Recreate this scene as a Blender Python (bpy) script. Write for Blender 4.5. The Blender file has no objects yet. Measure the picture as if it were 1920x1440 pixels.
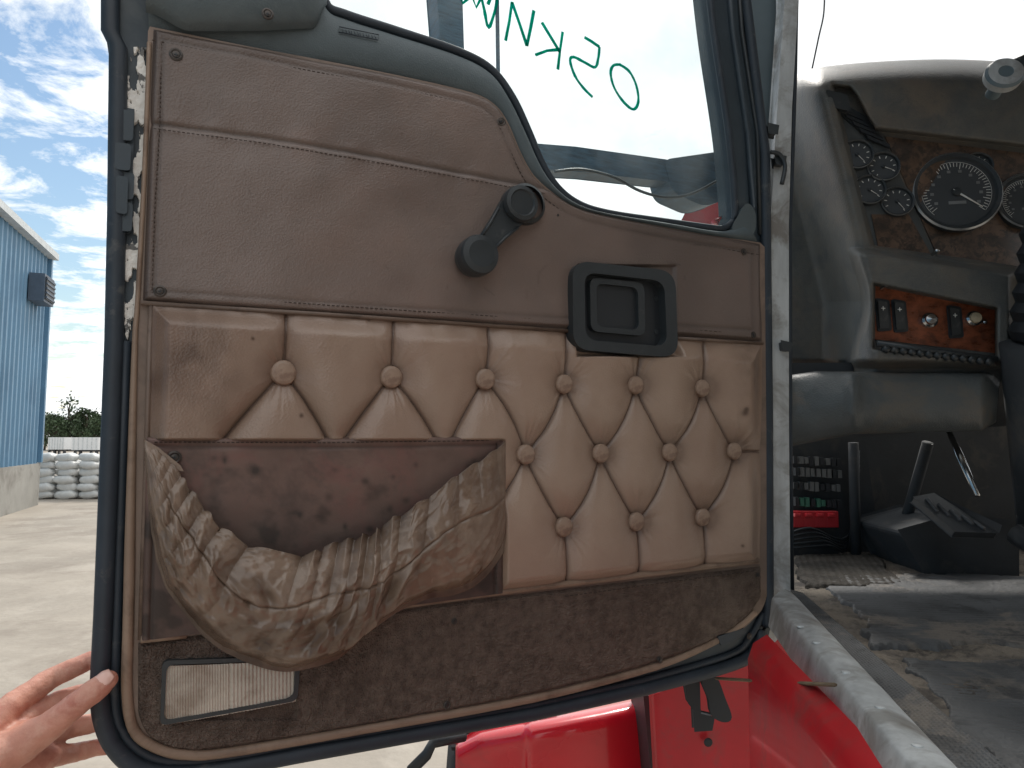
import bpy, math, random
import numpy as np
from mathutils import Vector, Matrix
from mathutils.geometry import tessellate_polygon
random.seed(4)
R=math.radians
scene=bpy.context.scene
# ------------------------------------------------------------ camera frame (used as a survey tool)
C=Vector((0,0,1.7)); F=1280.0
PITCH=math.atan(100/F)
FW=Vector((0,math.cos(PITCH),math.sin(PITCH))); RT=Vector((1,0,0)); UP=Vector((0,-math.sin(PITCH),math.cos(PITCH)))
def ray(x,y): return FW+RT*((x-960)/F)+UP*((720-y)/F)
def W(x,y,d):
    r=ray(x,y); return C+r*(d/r.y)
def G(x,y,z=0.0):
    r=ray(x,y); return C+r*((z-C.z)/r.z)
TH=math.atan(0.5)
T_=Vector((math.cos(TH),math.sin(TH),0)); N_=Vector((math.sin(TH),-math.cos(TH),0)); Z_=Vector((0,0,1))
Q0=W(240,820,0.75)
def D(x,y,n=0.0):
    r=ray(x,y); k=(n-(C-Q0).dot(N_))/r.dot(N_); return C+r*k
def npD(X,Y,H,base=0.0):
    rx=(X-960)/F; ry=FW.y+UP.y*(720-Y)/F; rz=FW.z+UP.z*(720-Y)/F
    den=rx*N_.x+ry*N_.y
    k=(base-(C-Q0).dot(N_))/den
    P=np.stack([C.x+rx*k+N_.x*H, C.y+ry*k+N_.y*H, C.z+rz*k],-1); return P
def npW(X,Y,Dp):
    rx=(X-960)/F; ry=FW.y+UP.y*(720-Y)/F; rz=FW.z+UP.z*(720-Y)/F
    k=Dp/ry
    return np.stack([C.x+rx*k, C.y+ry*k, C.z+rz*k],-1)
# ------------------------------------------------------------ noise
def _h(i,j,s):
    v=np.sin(i*127.1+j*311.7+s*74.7)*43758.5453
    return v-np.floor(v)
def vn(x,y,s=0):
    xi=np.floor(x); yi=np.floor(y); fx=x-xi; fy=y-yi
    fx=fx*fx*(3-2*fx); fy=fy*fy*(3-2*fy)
    a=_h(xi,yi,s);b=_h(xi+1,yi,s);c=_h(xi,yi+1,s);d=_h(xi+1,yi+1,s)
    return (a*(1-fx)+b*fx)*(1-fy)+(c*(1-fx)+d*fx)*fy
def fbm(x,y,s=0,o=4):
    t=0;a=.5
    for i in range(o):
        t=t+a*vn(x*2**i,y*2**i,s+i); a*=.5
    return t
def sst(x): 
    x=np.clip(x,0,1); return x*x*(3-2*x)
def catmull(pts,k=8,closed=False):
    out=[];n=len(pts);P=[np.array(p,float) for p in pts]
    rng=range(n if closed else n-1)
    for i in rng:
        p1=P[i];p2=P[(i+1)%n]
        p0=P[i-1] if (i>0 or closed) else p1
        p3=P[(i+2)%n] if (closed or i+2<n) else p2
        for j in range(k):
            t=j/k
            out.append(tuple(.5*((2*p1)+(-p0+p2)*t+(2*p0-5*p1+4*p2-p3)*t*t+(-p0+3*p1-3*p2+p3)*t**3)))
    if not closed: out.append(tuple(P[-1]))
    return out
def rpoly(c,r,k=6):
    out=[];n=len(c)
    for i in range(n):
        p=np.array(c[i],float);a=np.array(c[i-1],float)-p;b=np.array(c[(i+1)%n],float)-p
        ra=min(r,np.linalg.norm(a)*.49);rb=min(r,np.linalg.norm(b)*.49)
        A=p+a/np.linalg.norm(a)*ra;B=p+b/np.linalg.norm(b)*rb
        for j in range(k+1):
            t=j/k; out.append(tuple((1-t)**2*A+2*t*(1-t)*p+t*t*B))
    return out
# ------------------------------------------------------------ materials
def lin(c):
    return tuple((v/12.92 if v<=.04045 else ((v+.055)/1.055)**2.4) for v in [q/255 for q in c])
def M(name,rgb,rough=.6,metal=0,var=.15,vs=8,bump=0,bs=300,btype='noise',stain=None,sts=6,sta=.5,stw=.12,attr=None,coat=0,spec=.5,streak=None,sss=0,bd=.001):
    m=bpy.data.materials.new(name); m.use_nodes=True
    nt=m.node_tree; n=nt.nodes; l=nt.links; b=n['Principled BSDF']
    tc=n.new('ShaderNodeTexCoord'); src=tc.outputs['Object']
    if streak:
        mp=n.new('ShaderNodeMapping'); mp.inputs['Scale'].default_value=streak; l.new(src,mp.inputs[0]); src2=mp.outputs[0]
    else: src2=src
    c=lin(rgb)
    no=n.new('ShaderNodeTexNoise'); no.inputs['Scale'].default_value=vs; no.inputs['Detail'].default_value=4; no.inputs['Roughness'].default_value=.62
    l.new(src2,no.inputs['Vector'])
    cr=n.new('ShaderNodeValToRGB'); cr.color_ramp.elements[0].position=.3; cr.color_ramp.elements[1].position=.7
    cr.color_ramp.elements[0].color=tuple(v*(1-var) for v in c)+(1,)
    cr.color_ramp.elements[1].color=tuple(min(1,v*(1+var)) for v in c)+(1,)
    l.new(no.outputs['Fac'],cr.inputs[0]); col=cr.outputs[0]
    def mix(fac,a,bcol):
        x=n.new('ShaderNodeMix'); x.data_type='RGBA'; l.new(fac,x.inputs[0]); l.new(a,x.inputs[6]); x.inputs[7].default_value=tuple(lin(bcol))+(1,)
        return x.outputs[2]
    if stain:
        for k,(sc,sz) in enumerate(zip(stain if isinstance(stain,list) else [stain],[sts,sts*2.3,sts*.6])):
            s=n.new('ShaderNodeTexNoise'); s.inputs['Scale'].default_value=sz; s.inputs['Detail'].default_value=5; s.inputs['Roughness'].default_value=.7
            s.inputs['Distortion'].default_value=.4
            o=n.new('ShaderNodeVectorMath'); o.inputs[1].default_value=(3.1+k*5,1.7*k,2.2); l.new(src,o.inputs[0]); l.new(o.outputs[0],s.inputs['Vector'])
            r=n.new('ShaderNodeMapRange'); r.inputs[1].default_value=sta; r.inputs[2].default_value=sta+stw; r.inputs[4].default_value=.85; l.new(s.outputs['Fac'],r.inputs[0])
            col=mix(r.outputs[0],col,sc)
    if attr:
        a=n.new('ShaderNodeAttribute'); a.attribute_name='dirt_shade'  # mask holds painted crease shade as well as dirt
        nn=n.new('ShaderNodeMath'); nn.operation='MULTIPLY'; l.new(a.outputs['Fac'],nn.inputs[0]); nn.inputs[1].default_value=.9; nn.use_clamp=True
        col=mix(nn.outputs[0],col,attr)
    l.new(col,b.inputs['Base Color'])
    rr=n.new('ShaderNodeMapRange'); rr.inputs[3].default_value=max(.03,rough-.12); rr.inputs[4].default_value=min(1,rough+.12); l.new(no.outputs['Fac'],rr.inputs[0]); l.new(rr.outputs[0],b.inputs['Roughness'])
    b.inputs['Metallic'].default_value=metal
    b.inputs['Specular IOR Level'].default_value=spec
    if coat: b.inputs['Coat Weight'].default_value=coat; b.inputs['Coat Roughness'].default_value=.08
    if sss:
        b.inputs['Subsurface Weight'].default_value=sss; b.inputs['Subsurface Radius'].default_value=(.01,.004,.002); b.inputs['Subsurface Scale'].default_value=.5
    if bump:
        if btype=='voronoi':
            t=n.new('ShaderNodeTexVoronoi'); t.inputs['Scale'].default_value=bs; out=t.outputs['Distance']
        else:
            t=n.new('ShaderNodeTexNoise'); t.inputs['Scale'].default_value=bs; t.inputs['Detail'].default_value=3; out=t.outputs['Fac']
        l.new(src,t.inputs['Vector'])
        bp=n.new('ShaderNodeBump'); bp.inputs['Strength'].default_value=bump; bp.inputs['Distance'].default_value=bd; l.new(out,bp.inputs['Height']); l.new(bp.outputs[0],b.inputs['Normal'])
    return m
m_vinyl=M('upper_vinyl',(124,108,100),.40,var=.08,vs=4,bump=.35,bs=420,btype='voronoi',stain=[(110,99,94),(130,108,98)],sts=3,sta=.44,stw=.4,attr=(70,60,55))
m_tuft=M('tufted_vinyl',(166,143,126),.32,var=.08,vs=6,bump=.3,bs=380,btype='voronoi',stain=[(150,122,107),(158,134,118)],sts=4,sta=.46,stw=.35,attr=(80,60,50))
m_pback=M('pocket_back_vinyl',(114,91,82),.55,var=.22,vs=9,bump=.3,bs=420,stain=[(66,55,51),(122,86,79)],sts=7,sta=.5,stw=.2,attr=(48,40,36))
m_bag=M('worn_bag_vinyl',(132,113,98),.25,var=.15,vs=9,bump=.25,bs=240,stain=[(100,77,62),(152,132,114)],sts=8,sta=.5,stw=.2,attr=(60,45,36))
m_trim=M('tan_trim',(130,112,100),.5,var=.15,vs=12,bump=.2,bs=400,stain=(94,79,68),sts=10,sta=.5,stw=.2)
m_pipe=M('brown_piping',(110,92,80),.5,var=.15,vs=14,stain=(80,66,57),sts=14)
m_pipel=M('tan_piping',(142,121,104),.45,var=.14,vs=14,stain=(100,80,66),sts=12,sta=.48,stw=.2)
m_stitch=M('stitch_thread',(68,56,50),.8)
m_carpet=M('door_carpet',(118,104,95),.97,var=.34,vs=80,bump=1,bs=520,stain=[(90,77,70),(132,117,107)],sts=8,spec=.1,sta=.5,stw=.2,bd=.006)
m_shell=M('painted_door_shell',(50,61,69),.5,var=.2,vs=9,bump=.1,bs=300,stain=(74,82,86),sts=10,sta=.57)
m_cover=M('moulded_cover',(82,93,97),.55,var=.12,vs=7,bump=.3,bs=500,btype='voronoi',stain=(96,106,109),sts=7,sta=.5,stw=.2)
m_rubber=M('black_rubber',(44,53,62),.55,var=.2,vs=20,bump=.1,bs=200,stain=(84,86,86),sts=25,sta=.6)
m_blackp=M('black_plastic',(50,55,58),.42,var=.12,vs=20,bump=.15,bs=600,stain=(78,79,79),sts=30,sta=.6)
m_recess=M('dark_recess',(40,44,48),.5)
m_button=M('vinyl_button',(154,131,114),.4,var=.1,vs=20,bump=.2,bs=400,btype='voronoi',stain=(130,105,90),sts=30)
m_lens=M('clear_ribbed_lens',(186,177,164),.14,var=.16,vs=14,coat=.6,stain=(150,138,124),sts=12)
m_screw=M('screw_metal',(76,70,66),.4,metal=.5)
m_flake=M('peeling_foam',(232,229,223),.85,var=.1,vs=60,bump=.4,bs=120,stain=(66,68,70),sts=38,sta=.56,stw=.02)
m_jamb=M('bare_aluminium',(190,194,195),.42,metal=.2,var=.2,vs=14,streak=(3,3,.6),bump=.1,bs=200,stain=[(122,116,109),(154,154,151)],sts=9,sta=.51,stw=.15)
m_grayp=M('painted_pillar',(98,112,118),.5,var=.12)
m_red=M('red_paint',(216,14,36),.28,var=.08,vs=5,coat=.8,stain=(166,34,40),sts=6,sta=.56,stw=.2)
m_redd=M('dusty_red_paint',(200,28,42),.38,var=.12,vs=9,coat=.4,stain=[(140,74,72),(176,52,56)],sts=9,sta=.53,stw=.2)
m_dash=M('dash_vinyl',(94,95,92),.5,var=.16,vs=7,bump=.5,bs=330,btype='voronoi',stain=[(112,102,91),(74,79,81)],sts=6,sta=.47,stw=.22)
m_dashl=M('knee_panel_vinyl',(82,87,88),.45,var=.14,vs=7,bump=.5,bs=330,btype='voronoi',stain=(100,95,88),sts=7,sta=.5)
m_wood=M('burl_wood',(142,80,54),.3,var=.5,vs=26,coat=.35,streak=(1,1,2.2),stain=(80,46,35),sts=45,sta=.48,stw=.2)
m_woodd=M('dark_burl',(100,80,66),.35,var=.4,vs=16,coat=.3,stain=[(64,54,48),(54,48,44)],sts=26,sta=.49,stw=.1)
m_gplate=M('gauge_plate',(76,80,81),.4,var=.1)
m_chrome=M('chrome',(190,194,196),.2,metal=1,var=.05)
m_bezel=M('gauge_bezel',(176,180,182),.3,metal=.7,var=.1)
m_dial=M('dial_face',(66,70,73),.45,var=.05)
m_white=M('dial_marking',(228,228,222),.6,var=.02)
m_beige=M('beige_knob',(196,180,150),.4)
m_dark=M('firewall_black',(58,61,64),.8,var=.25,vs=8,bump=.3,bs=120,stain=(84,82,78),sts=7,sta=.55)
m_floor=M('cab_carpet',(108,102,95),.95,var=.3,vs=18,bump=.9,bs=240,stain=[(68,65,63),(128,120,109)],sts=7,sta=.48,stw=.12,bd=.004,spec=.15)
m_mat=M('rubber_floor_mat',(72,74,76),.62,var=.3,vs=14,bump=.6,bs=120,stain=[(110,103,95),(48,50,52)],sts=8,sta=.52,stw=.1,bd=.003)
m_scrap=M('dark_ribbed_carpet',(72,69,65),.95,var=.3,vs=20,bump=.8,bs=260,stain=(54,52,50),sts=12,bd=.003,spec=.1)
m_redpl=M('red_connector',(215,50,60),.4)
m_green=M('green_fuse',(74,134,112),.4); m_grayf=M('gray_fuse',(120,122,122),.5)
m_skin=M('skin',(204,146,126),.5,var=.1,vs=30,bump=.5,bs=420,stain=[(182,110,94),(214,166,146)],sts=22,sta=.5,stw=.2,sss=.08)
m_nail=M('nail',(226,182,168),.25,var=.05)
m_strap=M('worn_strap',(120,104,84),.8,var=.3,vs=40)
m_tyre=M('tyre_rubber',(58,58,60),.85,bump=.4,bs=60)
m_conc=M('concrete_yard',(164,155,143),.9,var=.16,vs=.6,bump=.7,bs=14,stain=[(138,128,117),(178,169,157)],sts=.6,sta=.48,stw=.2,bd=.012)
m_cbase=M('concrete_wall',(150,148,142),.9,var=.15,vs=1.5,stain=(124,120,114),sts=.9)
m_blue=M('blue_siding',(92,130,158),.45,var=.08,vs=.6,stain=(80,116,144),sts=.5)
m_gut=M('pale_gutter',(190,196,198),.5)
m_vent=M('vent_metal',(70,84,100),.5)
m_arm=M('mirror_metal',(58,84,104),.5,var=.45,vs=30,streak=(1,1,6))
m_wrap=M('white_wrap',(205,206,204),.4,var=.1,vs=4,bump=.5,bs=9,bd=.03)
m_trail=M('white_trailer_paint',(205,208,210),.5,var=.05)
m_leaf=M('foliage',(70,88,62),.8,var=.4,vs=.7)
m_bark=M('bark',(74,64,54),.9)
m_roof=M('cab_headliner',(106,100,94),.8,var=.1)
def glass_mat():
    m=bpy.data.materials.new('window_glass'); m.use_nodes=True; nt=m.node_tree; n=nt.nodes; l=nt.links
    n.remove(n['Principled BSDF']); o=n['Material Output']
    t=n.new('ShaderNodeBsdfTransparent'); t.inputs[0].default_value=(.95,.985,.985,1)
    d=n.new('ShaderNodeBsdfDiffuse'); d.inputs[0].default_value=(.8,.88,.9,1)
    no=n.new('ShaderNodeTexNoise'); no.inputs['Scale'].default_value=9; no.inputs['Detail'].default_value=4
    mr=n.new('ShaderNodeMapRange'); mr.inputs[1].default_value=.4; mr.inputs[2].default_value=.8; mr.inputs[3].default_value=.03; mr.inputs[4].default_value=.16
    tc=n.new('ShaderNodeTexCoord'); l.new(tc.outputs['Object'],no.inputs['Vector']); l.new(no.outputs['Fac'],mr.inputs[0])
    a=n.new('ShaderNodeMixShader'); l.new(mr.outputs[0],a.inputs[0]); l.new(t.outputs[0],a.inputs[1]); l.new(d.outputs[0],a.inputs[2])
    l.new(a.outputs[0],o.inputs[0]); return m
m_glass=glass_mat()
def ink_mat():
    m=bpy.data.materials.new('green_marker_ink'); m.use_nodes=True; nt=m.node_tree; n=nt.nodes; l=nt.links
    n.remove(n['Principled BSDF']); o=n['Material Output']
    t=n.new('ShaderNodeBsdfTransparent'); t.inputs[0].default_value=(.02,.58,.45,1)
    d=n.new('ShaderNodeBsdfDiffuse'); d.inputs[0].default_value=(.0,.32,.24,1)
    no=n.new('ShaderNodeTexNoise'); no.inputs['Scale'].default_value=160; tc=n.new('ShaderNodeTexCoord'); l.new(tc.outputs['Object'],no.inputs['Vector'])
    a=n.new('ShaderNodeMixShader'); l.new(no.outputs[0],a.inputs[0]); l.new(t.outputs[0],a.inputs[1]); l.new(d.outputs[0],a.inputs[2])
    l.new(a.outputs[0],o.inputs[0]); return m
m_ink=ink_mat()
# ------------------------------------------------------------ mesh builder
WL={}
class MB:
    def __init__(s): s.v=[];s.f=[];s.m=[];s.s=[];s.mats=[];s.d={}
    def mi(s,m):
        if m not in s.mats: s.mats.append(m)
        return s.mats.index(m)
    def add(s,vs,fs,m,smooth=False,dirt_shade=None):
        o=len(s.v); s.v.extend([tuple(v) for v in vs]); k=s.mi(m)
        for f in fs: s.f.append([i+o for i in f]); s.m.append(k); s.s.append(smooth)
        if dirt_shade is not None:
            for i,q in enumerate(dirt_shade): s.d[o+i]=float(q)
        return s
    def prism(s,pts,off,m,holes=None,sidem=None):
        pts=[Vector(p) for p in pts]; off=Vector(off); loops=[pts]+[[Vector(p) for p in h] for h in (holes or [])]
        flat=[p for lp in loops for p in lp]; n=len(flat)
        if holes:
            tris=tessellate_polygon(loops); fs=[list(t) for t in tris]
        else: fs=[list(range(n))]
        vs=flat+[p+off for p in flat]
        s.add(vs,fs+[[i+n for i in reversed(f)] for f in fs],m)
        o=len(s.v)-2*n; k=s.mi(sidem or m); st=0
        for lp in loops:
            c=len(lp)
            for i in range(c):
                a=o+st+i;b=o+st+(i+1)%c; s.f.append([a,b,b+n,a+n]); s.m.append(k); s.s.append(False)
            st+=c
        return s
    def tube(s,path,r,m,seg=10,closed=False,flat=1.0,nrm=None):
        P=[Vector(p) for p in path]; n=len(P); vs=[];fs=[]
        for i,p in enumerate(P):
            a=P[(i-1)%n] if (closed or i>0) else p; b=P[(i+1)%n] if (closed or i<n-1) else p
            t=(b-a).normalized(); ref=Vector(nrm) if nrm else (Vector((0,0,1)) if abs(t.z)<.9 else Vector((1,0,0)))
            u=t.cross(ref).normalized(); w=u.cross(t).normalized(); rr=r[i] if hasattr(r,'__len__') else r
            for j in range(seg):
                q=2*math.pi*j/seg; vs.append(p+u*math.cos(q)*rr+w*math.sin(q)*rr*flat)
        for i in range(n if closed else n-1):
            for j in range(seg):
                a=i*seg+j;b=i*seg+(j+1)%seg;c=((i+1)%n)*seg+(j+1)%seg;d=((i+1)%n)*seg+j; fs.append([a,b,c,d])
        if not closed: fs+= [list(range(seg))[::-1],[(n-1)*seg+j for j in range(seg)]]
        return s.add(vs,fs,m,True)
    def lathe(s,c,ax,prof,m,seg=32):
        c=Vector(c);ax=Vector(ax).normalized();u=ax.cross(Vector((0,0,1))).normalized() if abs(ax.z)<.95 else Vector((1,0,0));w=ax.cross(u)
        for k in range(len(prof)-1):
            (r0,z0),(r1,z1)=prof[k][:2],prof[k+1][:2]; mm=prof[k][2] if len(prof[k])>2 else m
            vs=[];fs=[]
            for j in range(seg):
                q=2*math.pi*j/seg; d=u*math.cos(q)+w*math.sin(q); vs+= [c+ax*z0+d*r0,c+ax*z1+d*r1]
            for j in range(seg):
                a=2*j;b=2*((j+1)%seg)
                if r1<1e-6: 
                    fs.append([a,b,a+1])
                elif r0<1e-6: fs.append([a,b+1,a+1])
                else: fs.append([a,b,b+1,a+1])
            s.add(vs,fs,mm,True)
        return s
    def box(s,c,a,b,d,m):
        c,a,b,d=map(Vector,(c,a,b,d)); vs=[c+a*i+b*j+d*k for i in(-1,1) for j in(-1,1) for k in(-1,1)]
        return s.add(vs,[[0,1,3,2],[4,6,7,5],[0,4,5,1],[2,3,7,6],[0,2,6,4],[1,5,7,3]],m)
    def grid(s,P,m,dirt_shade=None):
        nv,nu=P.shape[:2]; idx=np.arange(nv*nu).reshape(nv,nu)
        fs=np.stack([idx[:-1,:-1],idx[:-1,1:],idx[1:,1:],idx[1:,:-1]],-1).reshape(-1,4).tolist()
        return s.add(P.reshape(-1,3).tolist(),fs,m,True,None if dirt_shade is None else dirt_shade.ravel())
    def obj(s,name,parent=None,bevel=0,label=None,solid=0):
        V=np.array(s.v); c=(V.min(0)+V.max(0))/2
        me=bpy.data.meshes.new(name); me.from_pydata((V-c).tolist(),[],s.f)
        for m in s.mats: me.materials.append(m)
        me.polygons.foreach_set('material_index',s.m); me.polygons.foreach_set('use_smooth',s.s)
        if s.d:
            a=me.attributes.new('dirt_shade','FLOAT','POINT'); arr=np.zeros(len(s.v)); 
            for k,q in s.d.items(): arr[k]=q
            a.data.foreach_set('value',arr)
        me.update(); o=bpy.data.objects.new(name,me); scene.collection.objects.link(o)
        c=Vector(c); WL[o.name]=c
        if parent is not None: o.parent=parent; o.location=c-WL[parent.name]
        else: o.location=c
        if solid:
            w=o.modifiers.new('s','SOLIDIFY'); w.thickness=solid; w.offset=0
        if bevel:
            w=o.modifiers.new('b','BEVEL'); w.width=bevel; w.segments=3; w.limit_method='ANGLE'; w.angle_limit=R(35)
        if label: o['label']=label
        return o
def empty(name,loc,label,cat):
    o=bpy.data.objects.new(name,None); scene.collection.objects.link(o); o.location=loc; o.empty_display_size=.2; WL[o.name]=Vector(loc)
    o['label']=label;o['category']=cat; return o
def top(o,label,cat,group=None):
    o['label']=label;o['category']=cat
    if group:o['group']=group
def patch(xl,xr,yt,yb,nu,nv):
    v=np.linspace(0,1,nv)[:,None];u=np.linspace(0,1,nu)[None,:]
    X=np.interp(v,*xl)+(np.interp(v,*xr)-np.interp(v,*xl))*u
    X=np.broadcast_to(X,(nv,nu)).copy()
    Yt=np.interp(X,[p[0] for p in yt],[p[1] for p in yt]);Yb=np.interp(X,[p[0] for p in yb],[p[1] for p in yb])
    return X,Yt+(Yb-Yt)*v,Yt,Yb
def segd(X,Y,a,b):
    ax,ay=a;bx,by=b;dx,dy=bx-ax,by-ay;t=np.clip(((X-ax)*dx+(Y-ay)*dy)/(dx*dx+dy*dy),0,1)
    return np.hypot(X-ax-t*dx,Y-ay-t*dy)
def pline_d(X,Y,pts):
    d=np.full(X.shape,1e9)
    for a,b in zip(pts[:-1],pts[1:]): d=np.minimum(d,segd(X,Y,a,b))
    return d
DP=lambda pts,n=0.: [D(x,y,n) for x,y in pts]
# ============================================================ TRUCK
truck=empty('semi_truck',(0.9,1.6,0),'red semi truck cab with its driver door swung open','truck')
T=catmull([(285,55),(450,88),(610,118),(760,148),(880,176),(925,198),(950,232),(975,290),(1000,332),(1035,362),(1070,385),(1120,402),(1250,428),(1425,458)],6)
A=catmull([(585,-200),(598,-60),(612,8),(650,28),(740,57),(860,97),(920,130),(960,182),(990,245),(1015,305),(1045,352),(1085,383),(1140,400),(1240,415),(1350,430)],6)
hole=A+catmull([(1350,430),(1370,420),(1378,392),(1366,250),(1338,60),(1320,-100),(1300,-300)],5)[1:]+[(1265,-400),(1200,-430),(700,-520),(620,-500),(590,-440)]
outer=[(198,-640),(199,72),(213,84),(209,400),(204,640),(192,900),(181,1150),(172,1290)]+catmull([(172,1290),(176,1350),(200,1412),(250,1455),(330,1466),(450,1452)],5)[1:]+[(560,1428),(1000,1350),(1200,1306)]+catmull([(1200,1306),(1380,1257),(1430,1222),(1450,1150)],5)[1:]+[(1448,800),(1443,290),(1407,0),(1380,-200),(1360,-400)]+[(1320,-560),(1200,-600)]
b=MB(); b.prism(DP(outer,-.012),N_*-.04,m_shell,holes=[DP(hole,-.012)])
door=b.obj('door',truck,label='open door with brown vinyl trim, buttoned padding and carpet kick panel')
b=MB(); sealp=[(207,-600),(207,60),(222,90),(219,400),(214,640),(204,900),(194,1150),(187,1290)]+catmull([(187,1290),(192,1345),(214,1400),(260,1440),(335,1450),(450,1436)],5)[1:]+[(560,1415),(1000,1338),(1200,1294)]+catmull([(1200,1294),(1375,1246),(1420,1212),(1440,1150)],5)[1:]+[(1439,800),(1434,290),(1398,0),(1370,-200)]
b.tube(DP(sealp,-.006),.0095,m_rubber,12)
b.obj('door_seal',door)
b=MB(); sp2=[(236,640),(228,900),(219,1150),(214,1290)]+catmull([(214,1290),(220,1350),(248,1395),(300,1424),(380,1428)],5)[1:]+[(560,1400),(1000,1322),(1200,1277)]+catmull([(1200,1277),(1365,1228),(1405,1195),(1430,1150)],5)[1:]
b.tube(DP(sp2,-.010),.0055,m_rubber,10); b.obj('door_seal',door)
b=MB(); b.tube(DP(hole,-.012),.0062,m_rubber,10,closed=True); b.tube(DP([(x,y) for x,y in hole],-.024),.006,m_rubber,8,closed=True); b.obj('window_gasket',door)
b=MB(); b.prism(DP(hole,-.030),N_*-.004,m_glass); b.obj('window_glass',door)
b=MB(); b.tube(DP([(1351,-200),(1374,60),(1402,250),(1411,390),(1400,420)],-.01),.006,m_shell,8); b.tube(DP([(1372,-200),(1391,60),(1420,250),(1425,440)],-.01),.004,m_blackp,8); b.obj('frame_channel',door)
b=MB(); b.prism(DP(rpoly([(1372,430),(1402,380),(1416,400),(1414,436),(1390,446)],12,4),-.002),N_*-.012,m_cover); b.obj('frame_corner_pad',door,bevel=.004)
# writing on glass (marker, mirrored from inside)
ink=[catmull([(1163,121),(1150,123),(1145,138),(1152,165),(1170,192),(1188,205),(1197,190),(1193,160),(1180,134),(1162,121)],4),
 [(1096,70),(1108,77),(1124,88)],catmull([(1124,88),(1122,108),(1116,126),(1098,118),(1076,107),(1069,114),(1078,142),(1094,165),(1111,182)],4),
 [(1055,60),(1050,95),(1046,130)],[(1016,42),(1033,70),(1050,98)],[(1048,93),(1026,95),(1004,103)],
 [(1001,20),(995,52),(988,86)],[(988,86),(974,44),(960,4)],[(960,4),(955,40),(948,76)],
 catmull([(934,-12),(928,20),(916,52),(908,18),(901,-12)],4),[(903,-6),(893,14),(884,-10)],[(862,-10),(868,6),(878,-4)],[(932,-60),(926,-20),(915,8)]]
b=MB()
for s_ in ink:
    b.tube(DP(s_,-.0292),[.0022+.0008*random.random() for _ in s_],m_ink,8,flat=.3,nrm=N_)
b.obj('marker_writing',door,label='green handwritten marker letters on the window glass')
def resamp(p,n):
    p=np.array(p,float); d=np.r_[0,np.cumsum(np.hypot(*np.diff(p,axis=0).T))]; t=np.linspace(0,d[-1],n); return np.stack([np.interp(t,d,p[:,0]),np.interp(t,d,p[:,1])],-1)
cp=[(278,-220,278,52),(380,-220,380,72),(480,-220,480,90),(560,-200,555,106),(600,-60,600,116),(614,6,622,120),(660,30,665,129),(740,56,740,144),(860,96,850,169),(922,130,915,193),(958,180,945,222),(990,245,972,285),(1016,305,1000,332),(1045,351,1034,361),(1085,382,1070,385),(1140,399,1120,402),(1240,414,1245,427),(1350,431,1350,446),(1392,420,1425,458)]
cA=np.array(catmull([(q[0],q[1]) for q in cp],8));cB=np.array(catmull([(q[2],q[3]) for q in cp],8))
v=np.linspace(0,1,14)[:,None]
X=cA[:,0][None]*(1-v)+cB[:,0][None]*v; Y=cA[:,1][None]*(1-v)+cB[:,1][None]*v
H=-.012+.016*np.sin(np.pi*np.clip(v,0,1))**.5*np.ones_like(X)
b=MB(); b.grid(npD(X,Y,H),m_cover)
b.tube(DP([(636,50),(710,65),(709,75),(635,60)],.0055),.0007,m_rubber,6,closed=True)
for i in range(12):
    x=643+i*5.4; y=53+(x-640)*.2; b.tube(DP([(x,y+1),(x+(i%3)*1.5,y+8)],.0055),.0005,m_rubber,5)
b.obj('upper_door_cover',door)
u=np.linspace(0,1,70)[None,:];v=np.linspace(0,1,40)[:,None]
xr_=274+338*u; yb2=28+34*sst(u*4)-6*sst((u-.5)*2)-44*sst((u-.90)/.10)**2*1.0
Y=-140+(yb2+140)*v; X=xr_+0*v
H=.004+.026*np.sqrt(np.clip(1-((v-.55)/.45)**2,0,1))*np.sqrt(np.clip(1-((u-.80)/.20).clip(0,1)**2,0,1))
b=MB(); b.grid(npD(X,Y,H),m_cover); b.obj('grab_ledge',door)
back=T+[(1432,465),(1438,800),(1436,1115)]+catmull([(1436,1115),(1420,1150),(1360,1197),(1230,1254)],5)[1:]+[(1000,1314),(700,1369),(430,1414)]+catmull([(430,1414),(340,1420),(285,1402),(250,1366),(238,1290)],5)[1:]+[(245,1000),(252,800),(260,565),(274,300),(283,60)]
b=MB(); b.prism(DP(back,-.001),N_*-.013,m_trim); b.obj('trim_backing',door,bevel=.003)
# upper vinyl panel
X,Y,Yt,Yb=patch(([0,1],[288,268]),([0,1],[1424,1428]),T,[(262,566),(1075,618),(1430,641)],400,180)
seam=[(288,234),(500,262),(700,296),(900,333),(1022,356)]
dS=pline_d(X,Y,seam); dt=np.minimum(pline_d(X,Y,T[::4]+[T[-1]]),Yb-Y); dl=np.minimum(X-X[:,:1],X[:,-1:]-X); e=np.minimum(dt,dl)
H=.0062*sst(e/8)-.0028*np.exp(-(dS/4)**2)-.0009*np.exp(-((e-20)/4)**2)+.0070*(fbm(X/150,Y/110,3,2)-.5)+.0006*(fbm(X/30,Y/30,5,3)-.5)
H+=.0016*sst((dS)/70)
H+=.0008*np.sin(X/13+4*fbm(X/60,Y/60,2))*(np.exp(-np.abs(dS-6)/16))+.0007*np.sin(X/17+5*fbm(X/80,Y/60,6))*np.exp(-(Yb-Y)/26)
dirt_shade=.5*np.exp(-(dS/4)**2)+.28*np.exp(-((e-20)/4)**2)+.4*np.exp(-e/9)+.32*sst((fbm(X/160,Y/150,9,3)-.4)*3)+.5*np.exp(-(X-280)/50)+.35*sst((900-X)/620)*sst((150-(Y-Yt))/150)+.28*sst((X-980)/350)  # seams and edges shaded in colour, left and right sides darker, plus dirt blotches
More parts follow.
